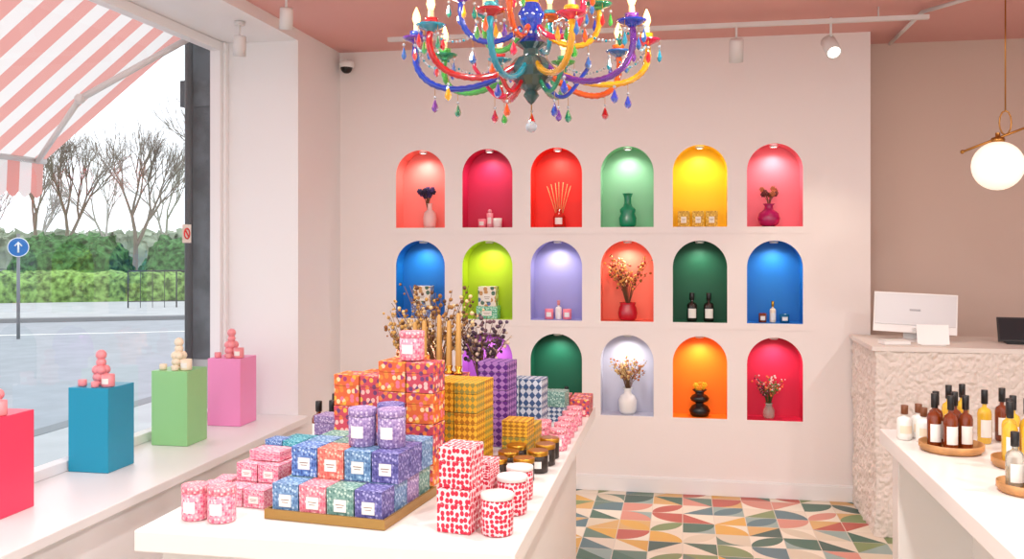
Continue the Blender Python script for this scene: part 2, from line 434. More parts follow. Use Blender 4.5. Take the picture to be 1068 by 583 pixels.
b.lathe(x, y, z, [(0, 0), (.045, 0), (.058, .015), (.06, .06), (.048, .09), (.054, .105), (.054, .12), (.032, .14), (.024, .16), (.024, .2), (.036, .228), (.02, .215)], g, 24); b.finish('green_glass_vase')
x, y, z = nb(0, 4)
b = MB(); gm = pat('gold_box', 'floral', [(214, 170, 50), (240, 205, 90), (190, 140, 30)], 7)
for dx in (-.105, -.01, .078): gbox(b, x + dx, y, z, .078, .07, .105, gm)
b.finish('gold_candle_boxes', .002)
x, y, z = nb(0, 5)
b = MB(); vase(b, x - .03, y, z, P_round, .15, mat('vase_magenta', (170, 20, 90), .15, coat=.5)); bouquet(b, x - .03, y, z + .14, 14, .11, .06, [(150, 80, 50), (190, 110, 70), (110, 50, 50)], .013, seed=8); b.finish('flower_vase')
fl_b = pat('floral_cream', 'floral', [(238, 230, 214), (90, 120, 170), (200, 150, 90), (70, 110, 90)], 3.5)
teal_b = pat('teal_pattern', 'floral', [(60, 160, 180), (160, 215, 220), (20, 110, 135), (120, 195, 205)], 9)
mint_b = pat('mint_pattern', 'floral', [(120, 200, 165), (200, 235, 215), (70, 160, 130)], 9)
blue_b = pat('blue_pattern', 'floral', [(92, 128, 190), (180, 205, 235), (60, 86, 150), (140, 172, 218)], 9)
for c, low, dx in ((0, blue_b, 0), (1, mint_b, -.01)):
    x, y, z = nb(1, c); b = MB(); gbox(b, x + dx, y, z, .15, .11, .085, low); gbox(b, x + dx, y, z + .086, .125, .1, .135, fl_b, True); b.finish('gift_box_stack', .002)
x, y, z = nb(1, 2)
b = MB(); jar(b, x - .06, y, z, .03, .07, M_pinkwax); jar(b, x + .065, y, z, .03, .07, M_pinkwax); bottle(b, x + .005, y, z, .022, .13, M_label, mat('cap_rose', (220, 140, 140), .4)); b.finish('candle_jars')
x, y, z = nb(1, 3)
b = MB(); vase(b, x, y, z, [(0, 0), (.38, 0), (.5, .1), (.55, .4), (.5, .7), (.42, .85), (.46, 1.0), (.38, .9)], .12, mat('vase_ruby', (190, 20, 45), .12, coat=.6))
bouquet(b, x, y, z + .11, 30, .33, .155, [(150, 40, 40), (225, 160, 80), (140, 96, 40), (240, 190, 130)], .012, seed=11, kind='sprig', yf=.32); b.finish('branch_vase')
x, y, z = nb(1, 4)
b = MB(); bottle(b, x - .05, y, z, .034, .19, mat('dark_glass', (28, 16, 12), .12, coat=.5)); bottle(b, x + .06, y, z, .034, .19, mat('dark_glass')); b.finish('dark_bottles')
x, y, z = nb(1, 5)
b = MB(); jar(b, x - .07, y, z, .026, .06, M_amber); bottle(b, x - .005, y, z, .02, .14, M_cream, M_gold); jar(b, x + .07, y, z, .03, .055, mat('teal_glass', (20, 90, 130), .2)); b.finish('candle_jars')
x, y, z = nb(2, 1)
b = MB(); jar(b, x - .05, y, z, .035, .09, M_pinkwax); jar(b, x + .05, y, z, .035, .09, M_cream); b.finish('candle_jars')
x, y, z = nb(2, 2)
b = MB(); jar(b, x - .05, y, z, .035, .09, M_cream); bottle(b, x + .06, y, z, .03, .17, mat('dark_glass')); b.finish('candle_jars')
x, y, z = nb(2, 0)
b = MB(); jar(b, x, y, z, .035, .09, M_cream); b.finish('candle_jar')
x, y, z = nb(2, 3)
b = MB(); b.lathe(x, y, z, [(0, 0), (.045, 0), (.058, .02), (.062, .09), (.048, .12), (.026, .135), (.024, .16), (.036, .175), (.022, .165)], mat('vase_white', (240, 238, 235), .3), 24)
bouquet(b, x, y, z + .16, 28, .22, .145, [(200, 160, 100), (180, 110, 70), (225, 190, 130)], .011, seed=21, kind='sprig', yf=.35); b.finish('dried_flower_vase')
x, y, z = nb(2, 4)
b = MB(); vase(b, x, y, z, P_gour, .175, mat('vase_black', (18, 16, 18), .25)); bouquet(b, x, y, z + .15, 10, .06, .04, [(235, 190, 30), (245, 150, 20)], .014, seed=5); b.finish('flower_vase')
x, y, z = nb(2, 5)
b = MB(); vase(b, x - .03, y, z, [(0, 0), (.3, 0), (.36, .1), (.38, .5), (.25, .75), (.2, .85), (.26, 1.0), (.2, .9)], .1, M_clear)
bouquet(b, x - .03, y, z + .08, 22, .2, .12, [(90, 130, 60), (240, 200, 200), (120, 20, 60), (230, 120, 60)], .009, stem=mat('green_stem', (60, 90, 40), .7), seed=31, kind='sprig', yf=.35); b.finish('wildflower_vase')

# ------------------------------------------------------------------ window pedestals
PD = [(-2.735, 3.27, (238, 60, 98), 'pink'), (-2.765, 4.02, (16, 148, 182), 'pink'), (-2.705, 4.62, (146, 204, 138), 'cream'), (-2.68, 5.17, (240, 144, 196), 'pink')]
for i, (x, y, c, k) in enumerate(PD):
    b = MB(); b.box(x, y, .571, .21, .21, .40, mat('pedestal_%d' % i, c, .35)); b.finish('display_pedestal', .003)
    wx = mat('wax_blush', (240, 150, 156), .45) if k == 'pink' else M_cream
    b = MB(); bx_, by_ = x - .01, y + .01; z = .9725
    b.cyl(bx_, by_, z, .042, .014, wx, 20)
    zz = z + .014
    for j in range(3):
        for q in range(4 if j < 2 else 1):
            a = q * 1.571 + j * .6; rr = .019 if j < 2 else 0
            b.sph(bx_ + rr * math.cos(a), by_ + rr * math.sin(a), zz + .02, .024, wx, 12)
        zz += .036
    b.sph(bx_, by_, zz + .02, .026, wx, 12); b.finish('bubble_candle')
    b = MB(); jar(b, x + .068, y - .05, z, .03, .058, wx, wx); b.cyl(x - .065, y - .055, z, .02, .03, wx, 16); b.cyl(x + .018, y - .078, z, .018, .026, wx, 16); b.finish('small_candles')

# ------------------------------------------------------------------ MAIN TABLE
TZ = .85
b = MB(); b.bx(-1.51, -.426, 2.34, 4.57, .79, TZ, M_table); top = b.finish('tabletop', .004)
bb = MB(); bb.bx(-1.46, -.475, 2.40, 4.16, 0.001, .789, mat('table_base_paint', (236, 230, 225), .4)); base = bb.finish('base', .003)
e = bpy.data.objects.new('display_table', None); sc.collection.objects.link(e)
top.parent = e; base.parent = e
T = TZ + .0015
lil = pat('lilac_pattern', 'floral', [(150, 128, 176), (208, 194, 220), (124, 100, 156), (182, 164, 202)], 10)
rose = pat('rose_pattern', 'floral', [(228, 132, 146), (250, 204, 204), (206, 96, 118), (244, 176, 180)], 9)
sage = pat('sage_pattern', 'floral', [(112, 152, 142), (188, 210, 198), (80, 124, 116), (154, 186, 172)], 9)
peri = pat('periwinkle_pattern', 'floral', [(96, 92, 156), (168, 166, 212), (70, 68, 130), (136, 134, 190)], 9)
sky_ = pat('sky_pattern', 'floral', [(104, 142, 182), (180, 206, 228), (72, 110, 156), (142, 176, 206)], 9)
coral = pat('coral_pattern', 'floral', [(228, 124, 108), (250, 198, 176), (204, 96, 88), (242, 160, 140)], 9)
b = MB(); b.at(-.985, 2.675, T, -7)
b.box(0, 0, 0, .385, .385, .012, M_olive)
for s_ in (-1, 1):
    b.box(0, s_ * .1885, .012, .385, .008, .016, M_olive); b.box(s_ * .1885, 0, .012, .008, .369, .016, M_olive)
g = .089; bw = .085
row1 = [sky_, rose, sage, peri]
row2 = [blue_b, coral, sky_, peri]
for j in range(4):
    for i in range(4):
        gbox(b, (-1.5 + i) * g, (-1.5 + j) * g, .013, bw, bw, .088, row1[i] if j == 0 else [lil, sage, coral, peri, sky_][(i + j) % 5])
for j in range(1, 4):
    for i in range(4):
        gbox(b, (-1.5 + i) * g + .01, (-1.5 + j) * g, .102, bw, bw, .088, row2[i] if j == 1 else [lil, peri, sky_, sage][(i + j) % 4])
for i, xx in enumerate((.03, .122)):
    tin(b, xx, -.005 + .01 * i, .191, .042, .112, lil, lil, True)
tin(b, .08, .09, .191, .042, .112, peri, peri, True)
b.finish('gift_box_tray', .0015)
pinkp = pat('pink_pattern', 'floral', [(236, 150, 168), (248, 208, 210), (222, 98, 130), (246, 190, 196)], 9)
b = MB(); tin(b, -1.40, 2.475, T, .038, .098, pinkp, rose, True)
b.finish('candle_tin')
b = MB(); tin(b, -1.312, 2.468, T, .04, .1, pinkp, rose, True); b.finish('candle_tin')
b = MB(); b.at(-1.30, 2.72, T, -8)
for j in range(3):
    for i in range(2):
        for k in range(2 if j else 1):
            gbox(b, -.04 + i * .078, -.08 + j * .078, k * .057, .073, .073, .055, pinkp)
gbox(b, .0, .04, .115, .11, .08, .03, pinkp, False)
b.finish('pink_gift_boxes', .0015)
b = MB(); b.at(-1.44, 2.66, T, 5); gbox(b, 0, 0, 0, .06, .07, .055, pinkp, False); gbox(b, .005, .09, 0, .06, .07, .05, pinkp, False); b.finish('pink_gift_boxes', .0015)
heart = pat('red_heart_pattern', 'hearts', [(244, 212, 214), (204, 26, 60)], 7)
b = MB(); b.at(-.615, 2.52, T, -10); gbox(b, 0, 0, 0, .1, .1, .122, heart, False); gbox(b, .002, .003, .123, .097, .095, .115, heart, False); b.finish('heart_gift_boxes', .0015)
b = MB(); b.at(-.60, 2.72, T, -10); gbox(b, 0, 0, 0, .095, .09, .1, heart, False); gbox(b, 0, 0, .101, .09, .085, .05, heart, False); b.finish('heart_gift_boxes', .0015)
lidw = mat('tin_lid_white', (235, 225, 220), .35)
for x, y, r_, h_ in [(-.505, 2.50, .045, .11), (-.50, 2.70, .045, .11), (-.505, 2.86, .042, .1)]:
    b = MB(); tin(b, x, y, T, r_, h_, heart, lidw, lidh=.12); b.finish('heart_candle_tin')
flo = pat('autumn_floral', 'floral', [(216, 100, 50), (236, 176, 60), (160, 50, 110), (222, 136, 50), (232, 116, 140), (246, 210, 160)], 5)
flo2 = pat('autumn_floral_b', 'floral', [(196, 70, 90), (232, 180, 70), (226, 126, 60), (240, 190, 180), (110, 60, 110)], 5)
b = MB(); b.at(-.90, 3.0, T, -8)
for k in range(4):
    for i in range(2):
        gbox(b, -.052 + i * .102, 0, k * .102, .099, .1, .1, flo if (k + i) % 2 else flo2, False)
for k in range(4): gbox(b, -.052, .108, k * .102, .099, .1, .1, flo, False)
tin(b, -.0, .0, .41, .042, .095, pinkp, rose, True)
b.finish('floral_gift_boxes', .0015)
b = MB(); b.at(-1.12, 3.16, T, -8)
for k in range(3):
    for i in range(2): gbox(b, -.052 + i * .104, 0, k * .112, .1, .1, .11, flo2 if (k + i) % 2 else flo, False)
b.finish('floral_gift_boxes', .0015)
gold_d = pat('mustard_diamond', 'diamond', [(218, 166, 36), (142, 132, 60)], 6)
gold_e = pat('mustard_diamond_b', 'diamond', [(232, 178, 48), (170, 112, 24)], 6)
b = MB(); b.at(-.775, 3.21, T, -8)
for k in range(3):
    for i in range(2):
        for j in range(2): gbox(b, -.044 + i * .088, -.044 + j * .088, k * .106, .085, .085, .104, gold_d if (k + i + j) % 2 else gold_e, False)
b.finish('mustard_gift_boxes', .0015)
pur = pat('purple_lattice', 'diamond', [(84, 34, 122), (160, 116, 182)], 6)
b = MB(); b.at(-.73, 3.62, T, -8)
for k in range(3): gbox(b, 0, 0, k * .112, .125, .12, .11, pur, False)
b.finish('purple_gift_boxes', .0015)
navy = pat('navy_white_pattern', 'diamond', [(60, 88, 128), (200, 208, 216)], 5)
b = MB(); b.at(-.67, 3.86, T, -6)
for k in range(2):
    for i in range(2): gbox(b, -.05 + i * .1, 0, k * .118, .097, .1, .116, navy, False)
b.finish('navy_gift_boxes', .0015)
b = MB(); b.at(-.60, 4.14, T, -6)
for k in range(2):
    for i in range(2): gbox(b, -.045 + i * .09, 0, k * .07, .085, .09, .068, [navy, sage][k], False)
b.finish('sage_gift_boxes', .0015)
b = MB(); b.at(-.61, 3.42, T, -6)
gbox(b, 0, 0, 0, .1, .1, .08, gold_d, False); gbox(b, .0, .0, .081, .1, .1, .06, gold_e, False); gbox(b, .0, .11, 0, .1, .1, .11, gold_d, False)
b.finish('mustard_gift_boxes', .0015)
dk = mat('dark_tin', (45, 35, 30), .3)
for x, y in [(-.62, 3.06), (-.53, 3.08), (-.60, 3.17), (-.50, 3.20), (-.59, 3.28), (-.49, 3.31), (-.49, 3.42)]:
    b = MB(); tin(b, x, y, T, .036, .075, dk, M_gold, True, .22); b.finish('dark_candle_tin')
for x, y in [(-.475, 3.56), (-.475, 3.68), (-.475, 3.80), (-.475, 3.93), (-.47, 4.06), (-.56, 3.62), (-.56, 3.72)]:
    b = MB(); tin(b, x, y, T, .034, .08, pinkp, rose, True, .2); b.finish('pink_candle_tin')
b = MB(); b.at(-.52, 4.35, T, 0)
for i in range(2):
    for j in range(2): gbox(b, -.05 + i * .1, -.05 + j * .1, 0, .09, .09, .08, flo2, False)
b.finish('floral_gift_boxes', .0015)
b = MB(); b.at(-1.395, 3.10, T, -8)
for k in range(2):
    for i in range(2): gbox(b, -.035 + i * .072, 0, k * .052, .068, .07, .05, [teal_b, blue_b][(i + k) % 2], False)
gbox(b, .0, .1, 0, .1, .08, .09, teal_b, False)
b.finish('teal_gift_boxes', .0015)
b = MB(); b.at(-1.28, 3.34, T, -8)
for k in range(2):
    for i in range(2): gbox(b, -.05 + i * .095, 0, k * .075, .09, .09, .073, [sky_, lil, navy][(i + k) % 3], False)
b.finish('blue_gift_boxes', .0015)
for x, y, h_ in [(-1.46, 3.55, .16), (-1.39, 3.52, .17), (-1.32, 3.54, .15), (-1.44, 3.68, .17), (-1.36, 3.70, .16)]:
    b = MB(); bottle(b, x, y, T, .028, h_, M_amber); b.finish('amber_bottle')
b = MB(); b.at(-1.18, 3.62, T, -8)
for k in range(2):
    for i in range(2): gbox(b, -.055 + i * .11, 0, k * .14, .105, .1, .138, flo, False)
b.finish('floral_gift_boxes', .0015)
b = MB(); b.at(-.94, 3.45, T, 0)
for k in range(3): gbox(b, 0, 0, k * .1, .24, .14, .099, flo2, False)
b.finish('floral_gift_boxes', .0015)
b = MB(); gw = mat('gold_wax', (186, 140, 70), .4)
for dx, h_ in [(-.09, .16), (-.04, .17), (.01, .19), (.055, .17), (.095, .20)]:
    xx, yy = -.94 + dx, 3.45 + .03 * math.sin(dx * 60)
    b.lathe(xx, yy, T + .302, [(0, 0), (.018, 0), (.02, .006), (.01, .012), (.015, .03), (.011, .03)], M_gold, 14)
    b.lathe(xx, yy, T + .33, [(.0125, 0), (.009, h_), (.003, h_ + .006), (0, h_ + .006)], gw, 12)
    b.tube([(xx, yy, T + .33 + h_), (xx, yy, T + .345 + h_)], .001, M_black, 4)
b.finish('taper_candles')
vm_ = mat('vase_plum', (70, 40, 60), .3)
b = MB(); vase(b, -1.03, 3.80, T, P_round, .2, vm_); bouquet(b, -1.03, 3.80, T + .19, 42, .44, .21, [(184, 140, 70), (96, 60, 36), (150, 104, 50), (220, 190, 140)], .011, seed=41, kind='sprig'); b.finish('dried_flower_vase')
b = MB(); vase(b, -.86, 3.92, T, P_round, .2, vm_); bouquet(b, -.86, 3.92, T + .19, 32, .30, .14, [(60, 40, 50), (110, 80, 90), (210, 186, 166), (80, 60, 80)], .012, seed=43, kind='sprig'); b.finish('dried_flower_vase')
b = MB(); vase(b, -1.22, 4.05, T, P_round, .18, vm_); bouquet(b, -1.22, 4.05, T + .17, 24, .34, .13, [(204, 160, 90), (150, 96, 46), (226, 196, 140)], .011, seed=44, kind='sprig'); b.finish('dried_flower_vase')

# ------------------------------------------------------------------ RIGHT COUNTER
CZ = .90
e = bpy.data.objects.new('display_counter', None); sc.collection.objects.link(e)
b = MB(); b.bx(.788, 1.9, 1.2, 3.96, .84, CZ, M_table); o = b.finish('countertop', .004); o.parent = e
b = MB(); b.bx(.83, 1.88, 3.82, 3.92, 0.001, .839, M_table); b.bx(.83, 1.88, 1.24, 1.34, 0.001, .839, M_table); b.bx(1.1, 1.86, 1.34, 3.82, .001, .839, M_table); o = b.finish('panels', .003); o.parent = e
C = CZ + .0015
def rtray(x, y, r):
    b = MB(); b.lathe(x, y, C, [(0, 0), (r * .9, 0), (r, .012), (r, .03), (r * .96, .03), (r * .94, .012), (0, .01)], M_wood, 32); b.finish('round_wood_tray')
rtray(.96, 3.58, .11); rtray(1.13, 3.36, .1); rtray(1.03, 3.02, .09)
for x, y in [(.90, 3.57), (.945, 3.53), (1.0, 3.55), (.92, 3.63), (.985, 3.63)]:
    b = MB(); bottle(b, x, y, C + .0115, .025, .195, M_amber); b.finish('amber_bottle')
for x, y in [(.84, 3.76), (.90, 3.80), (.90, 3.72)]:
    b = MB(); bottle(b, x, y, C, .028, .13, M_label, mat('cap_amber', (120, 70, 40), .4)); b.lathe(x, y, C, [(.029, .025), (.029, .055)], M_cream, 10, True, 225, 320); b.finish('lotion_bottle')
for x, y in [(1.08, 3.34), (1.13, 3.31), (1.19, 3.36), (1.10, 3.41), (1.16, 3.42)]:
    b = MB(); bottle(b, x, y, C + .0115, .024, .21, M_yoil, label=True); b.finish('oil_bottle')
for x, y in [(.99, 3.02), (1.04, 2.98), (1.07, 3.05)]:
    b = MB(); bottle(b, x, y, C + .0115, .026, .17, M_clear, label=True); b.lathe(x, y, C + .014, [(0, 0), (.022, 0), (.022, .06), (0, .06)], M_yoil, 16); b.finish('diffuser_bottle')
for x, y in [(1.02, 3.84), (1.12, 3.74), (1.2, 3.8), (1.29, 3.7), (1.3, 3.55), (1.29, 3.25), (1.22, 3.12), (1.08, 3.88), (1.18, 3.62)]:
    b = MB(); bottle(b, x, y, C, .025, .2, M_yoil if x < 1.2 else M_amber); b.finish('oil_bottle')

# ------------------------------------------------------------------ STONE RECEPTION DESK
M_stone = mat('rough_stone', (230, 219, 210), .85, bump=0.4, bscale=40)
def stone(u, v):
    Lx = .70; Ly = 2.2; s_ = u * (Lx + Ly); z = .001 + v * 1.055
    if s_ < Lx: p = Vector((1.07, 6.18 - s_, z)); n = Vector((-1, 0, 0))
    else: p = Vector((1.07 + s_ - Lx, 5.48, z)); n = Vector((0, -1, 0))
    w = min(1, abs(s_ - Lx) / .05)
    if w < 1: n = (n + (Vector((0, -1, 0)) if s_ < Lx else Vector((-1, 0, 0))) * (1 - w)).normalized()
    q = Vector((p.x * 1.2, p.y * 1.2, p.z))
    d = abs(noise.noise(q * 14)) * .016 + abs(noise.noise(q * 30 + Vector((4, 2, 1)))) * .012 + noise.noise(q * 4) * .012 + noise.noise(q * 60) * .004
    return p + n * (d - .006)
b = MB(); b.grid(stone, 420, 150, M_stone, False)
b.bx(1.09, 3.27, 5.51, 6.17, .001, 1.05, M_stone)
b.bx(1.05, 3.28, 5.47, 6.18, 1.05, 1.075, mat('stone_top', (232, 223, 215), .6))
b.finish('stone_reception_desk', recenter=False)
D = 1.0765
b = MB(); b.at(1.36, 5.84, D, -12)
b.box(0, -.02, 0, .18, .16, .008, M_metal); b.box(0, .05, .008, .12, .012, .13, M_metal)
b.at(1.36, 5.84, D + .045, -12, -12, 2); b.box(0, 0, 0, .46, .014, .24, M_whitep); b.box(0, -.010, .045, .445, .006, .188, mat('monitor_back', (214, 213, 215), .25)); b.box(0, -.0145, .13, .06, .002, .012, mat('grey_mark', (170, 170, 175), .4)); b.tube([(0, -.015, .02), (0, -.08, .0)], .012, M_metal, 10)
b.finish('desktop_monitor', .003)
b = MB(); b.at(1.40, 5.57, D, -4, -18); b.box(0, 0, 0.006, .17, .006, .115, M_whitep); b.at(1.40, 5.57, D, -4); b.box(0, .03, 0, .13, .06, .006, M_whitep); b.finish('card_stand', .001)
b = MB(); b.at(1.20, 5.62, D, 10); b.box(0, 0, 0, .15, .1, .02, M_whitep); b.box(0, 0, .0205, .13, .085, .004, M_label); b.finish('receipt_tray', .002)
b = MB(); b.at(1.92, 5.75, D, -8); b.box(0, .03, 0, .16, .12, .012, M_black); b.tube([(0, .05, .01), (0, .03, .07)], .015, M_black, 10); b.at(1.92, 5.75, D + .01, -8, -25); b.box(0, 0, 0, .24, .014, .15, M_black); b.box(0, -.0085, .01, .22, .002, .13, mat('screen', (40, 45, 50), .1)); b.finish('point_of_sale_tablet', .002)

# ------------------------------------------------------------------ CHANDELIER
cx, cy = -.550, 3.357
GC = [(224, 20, 34), (24, 76, 210), (250, 192, 16), (16, 164, 120), (245, 104, 20), (24, 176, 205), (124, 56, 180), (232, 34, 90), (80, 196, 84), (50, 130, 210)]
GM = [mat('chandelier_glass_%d' % i, c, .06, trans=.55, coat=.9) for i, c in enumerate(GC)]
M_fl = mat('flame_bulb', (255, 210, 140), .4, em=(255, 200, 120), es=3.6)
M_crystal = mat('crystal', (215, 225, 232), .05, trans=.6)
M_smoke = mat('smoky_glass', (60, 92, 92), .1, trans=.3, coat=.6)
M_sleeve = mat('candle_sleeve', (240, 214, 172), .4)
b = MB(); b.at(cx, cy, 0)
b.lathe(0, 0, 0, [(0, 2.165), (.012, 2.175), (.03, 2.20), (.022, 2.215), (.05, 2.235), (.082, 2.265), (.088, 2.30), (.06, 2.335), (.03, 2.35), (.03, 2.37), (.06, 2.39)], M_smoke, 14, False)
b.lathe(0, 0, 0, [(.06, 2.39), (.035, 2.41), (.022, 2.44), (.04, 2.47), (.05, 2.5), (.03, 2.54)], GM[1], 20)
b.lathe(0, 0, 0, [(.03, 2.54), (.02, 2.58), (.045, 2.62), (.05, 2.66), (.02, 2.72)], GM[2], 20)
b.lathe(0, 0, 0, [(.02, 2.72), (.03, 2.75), (.035, 2.79), (.012, 2.83), (.012, 2.85)], GM[0], 20)
b.tube([(0, 0, 2.84), (0, 0, 2.97)], .006, M_gold, 8)
b.lathe(0, 0, 0, [(0, 2.955), (.03, 2.96), (.055, 2.985), (.06, 3.008), (0, 3.008)], M_gold, 20)
b.tube([(0, 0, 2.165), (0, 0, 2.11)], .0015, M_gold, 5); b.sph(0, 0, 2.085, .022, M_crystal, 12)
def drop(x, y, z, m, L=.05, s_=.011):
    b.tube([(x, y, z), (x, y, z - L * .4)], .001, M_gold, 4)
    b.sph(x, y, z - L * .4 - .006, .006, M_crystal, 8)
    b.lathe(x, y, z - L * .4 - .012, [(0, 0), (s_ * .3, -.008), (s_, -.034), (s_ * .7, -.045), (0, -.052)], m, 8, False)
def arm(a, R_, z0, dip, z1, m, m2, rad=.0125):
    ca_, sa = math.cos(a), math.sin(a); pts = []; rs = []
    P0, P1, P2, P3 = (.04, z0), (R_ * .42, dip - .06), (R_ * 1.12, dip - .06), (R_, z1)
    for i in range(37):
        t = i / 36
        r_ = (1 - t) ** 3 * P0[0] + 3 * t * (1 - t) ** 2 * P1[0] + 3 * t * t * (1 - t) * P2[0] + t ** 3 * P3[0]
        z_ = (1 - t) ** 3 * P0[1] + 3 * t * (1 - t) ** 2 * P1[1] + 3 * t * t * (1 - t) * P2[1] + t ** 3 * P3[1]
        pts.append((r_ * ca_, r_ * sa, z_)); rs.append(rad * (1 + .2 * (i % 2)))
    b.tube(pts, rs, m, 10)
    x, y = R_ * ca_, R_ * sa
    b.lathe(x, y, z1, [(.01, -.012), (.02, -.004), (.045, .006), (.052, .014), (.044, .012), (.016, .006)], m2, 20)
    b.lathe(x, y, z1, [(.012, .004), (.017, .014), (.024, .024), (.025, .036), (.02, .034)], m, 16)
    b.lathe(x, y, z1, [(.0105, .02), (.0105, .062), (0, .062)], M_sleeve, 12)
    b.lathe(x, y, z1 + .062, [(0, 0), (.010, .004), (.0155, .022), (.012, .040), (.004, .060), (0, .066)], M_fl, 12)
    for k in range(4):
        q = k * 1.571 + a; drop(x + .047 * math.cos(q), y + .047 * math.sin(q), z1 + .006, random.choice(GM), .03 + .03 * (k % 2), .010)
    drop(pts[22][0], pts[22][1], pts[22][2] - rad, random.choice(GM), .07, .014)
    return (x, y, z1)
ends = []
order = [2, 4, 3, 0, 8, 1, 0, 5, 2, 6]
for i in range(10):
    ends.append(arm(i * math.tau / 10 + .16, .425, 2.33, 2.26 - .02 * (i % 2), 2.39 + .012 * (i % 2), GM[order[i]], GM[(order[i] + 5) % 10], .0105))
for i in range(6):
    arm(i * math.tau / 6 + .4, .26, 2.45, 2.42, 2.54, GM[(i * 3 + 2) % 10], GM[(i + 3) % 10], .010)
for i in range(5):
    a = i * math.tau / 5 + .46; pts = []
    for k in range(22):
        t = k / 21; r_ = .05 + .22 * t - .04 * max(0, t - .8) * 5; z_ = 2.27 + .07 * math.sin(t * 4.6 + 3.3)
        pts.append((r_ * math.cos(a), r_ * math.sin(a), z_))
    b.tube(pts, .008, GM[(i * 3 + 1) % 10], 8)
    drop(pts[9][0], pts[9][1], min(p[2] for p in pts), GM[(i * 7 + 3) % 10], .08, .014)
for i in range(10):
    p, q = ends[i], ends[(i + 1) % 10]
    for k in range(1, 16):
        t = k / 16; s_ = 4 * t * (1 - t)
        b.sph(p[0] + (q[0] - p[0]) * t, p[1] + (q[1] - p[1]) * t, p[2] - .01 - .05 * s_, .0052, GM[5] if k % 3 == 0 else M_crystal, 6)
ch = b.finish('glass_chandelier', recenter=False)
for i in range(5):
    x, y, z = ends[i * 2]
    light('POINT', 'candle_lamp', (cx + x, cy + y, z + .16), 1.8, (1, .8, .55), ch, shadow_soft_size=.02)

# ------------------------------------------------------------------ PENDANT
gx_, gy_, gz_ = 1.549, 4.966, 2.043
M_globe = mat('opal_globe', (255, 250, 240), .25, em=(255, 242, 222), es=0.6)
b = MB(); b.at(gx_, gy_, 0)
b.sph(0, 0, gz_, .122, M_globe, 32)
b.lathe(0, 0, gz_, [(.03, .118), (.034, .125), (.03, .14), (.012, .145), (.012, .165)], M_brass, 16)
b.tube([(-.16, 0, gz_ + .075), (.03, 0, gz_ + .15), (.30, 0, gz_ + .255)], .006, M_brass, 8)
b.sph(-.165, 0, gz_ + .073, .011, M_brass, 10)
b.tube([(.035 + .028 * math.sin(t / 12 * math.tau), 0, gz_ + .215 + .06 * math.cos(t / 12 * math.tau)) for t in range(13)], .004, M_brass, 8, cap=False)
b.tube([(.035, 0, gz_ + .27), (.035, 0, 3.0)], .004, M_brass, 8)
b.lathe(.035, 0, 0, [(0, 2.97), (.04, 2.975), (.05, 3.0), (.05, 3.008), (0, 3.008)], M_brass, 20)
o = b.finish('globe_pendant_lamp', recenter=False)

# ------------------------------------------------------------------ TRACK LIGHTS
def spot_head(b, x, y, z, tilt=25, rz=0, lit=True, s_=1.0):
    b.at(0, 0, 0); b.tube([(x, y, z + .14 * s_), (x, y, z + .05 * s_)], .007, M_metal, 8)
    b.at(x, y, z, rz, tilt)
    b.lathe(0, 0, 0, [(.0, .06 * s_), (.03 * s_, .058 * s_), (.036 * s_, .05 * s_), (.036 * s_, -.06 * s_), (.030 * s_, -.06 * s_), (.028 * s_, -.045 * s_)], M_metal, 20)
    b.lathe(0, 0, 0, [(.029 * s_, -.053 * s_), (0, -.053 * s_)], M_lamp if lit else mat('lens_dark', (110, 105, 100), .2), 20)
    b.at(0, 0, 0)
b = MB()
b.bx(-1.82, 1.37, 5.535, 5.565, 2.925, 2.95, M_metal)
for x in (-1.5, -.2, 1.1): b.tube([(x, 5.55, 2.95), (x, 5.55, 3.008)], .005, M_metal, 6)
spot_head(b, .31, 5.55, 2.79, 20, 0, False, 1.15); spot_head(b, .84, 5.55, 2.79, -50, 10, True, 1.2)
o = b.finish('track_light', recenter=False)
light('SPOT', 'track_lamp', (.84, 5.46, 2.72), 16, (1, .85, .65), o, rot=(math.radians(15), 0, 0), spot_size=math.radians(70), spot_blend=.6, shadow_soft_size=.03)
for x, y, z, zt in [(-2.12, 4.70, 2.88, 3.008), (-2.52, 4.95, 2.80, 2.938)]:
    b = MB(); spot_head(b, x, y, z, 15, 30, False); b.lathe(x, y, 0, [(0, zt - .02), (.03, zt - .02), (.03, zt), (0, zt)], M_metal, 16); b.finish('ceiling_spotlight', recenter=False)
b = MB(); b.tube([(1.35, 5.6, 2.98), (1.35, 6.45, 2.98)], .012, M_metal, 8); b.tube([(1.35, 5.6, 2.98), (1.75, 5.0, 2.98)], .012, M_metal, 8); b.finish('ceiling_conduit')
b = MB(); b.at(-2.31, 6.12, 2.90)
b.lathe(0, 0, 0, [(0, .03), (.045, .03), (.052, .02), (.052, -.01), (.045, -.015)], M_whitep, 20); b.sph(0, -.005, -.014, .042, M_black, 16); b.box(-.03, .03, 0, .05, .05, .05, M_whitep); b.finish('security_camera')
for x in (-1.5, .3, 2.4):  # ceiling fixtures out of view, added to brighten the interior
    for y in (-.4, 1.4, 3.0):
        b = MB(); b.lathe(x, y, H - .001, [(0, -.012), (.085, -.012)], M_lamp, 24, False); b.lathe(x, y, H - .001, [(.085, -.012), (.1, -.014), (.105, 0)], M_metal, 24)
        o = b.finish('added_ceiling_fill', recenter=False)
        light('AREA', 'downlight_or_fill_lamp', (x, y, H - .03), 26, (1, .98, .955), o, shape='DISK', size=.17)

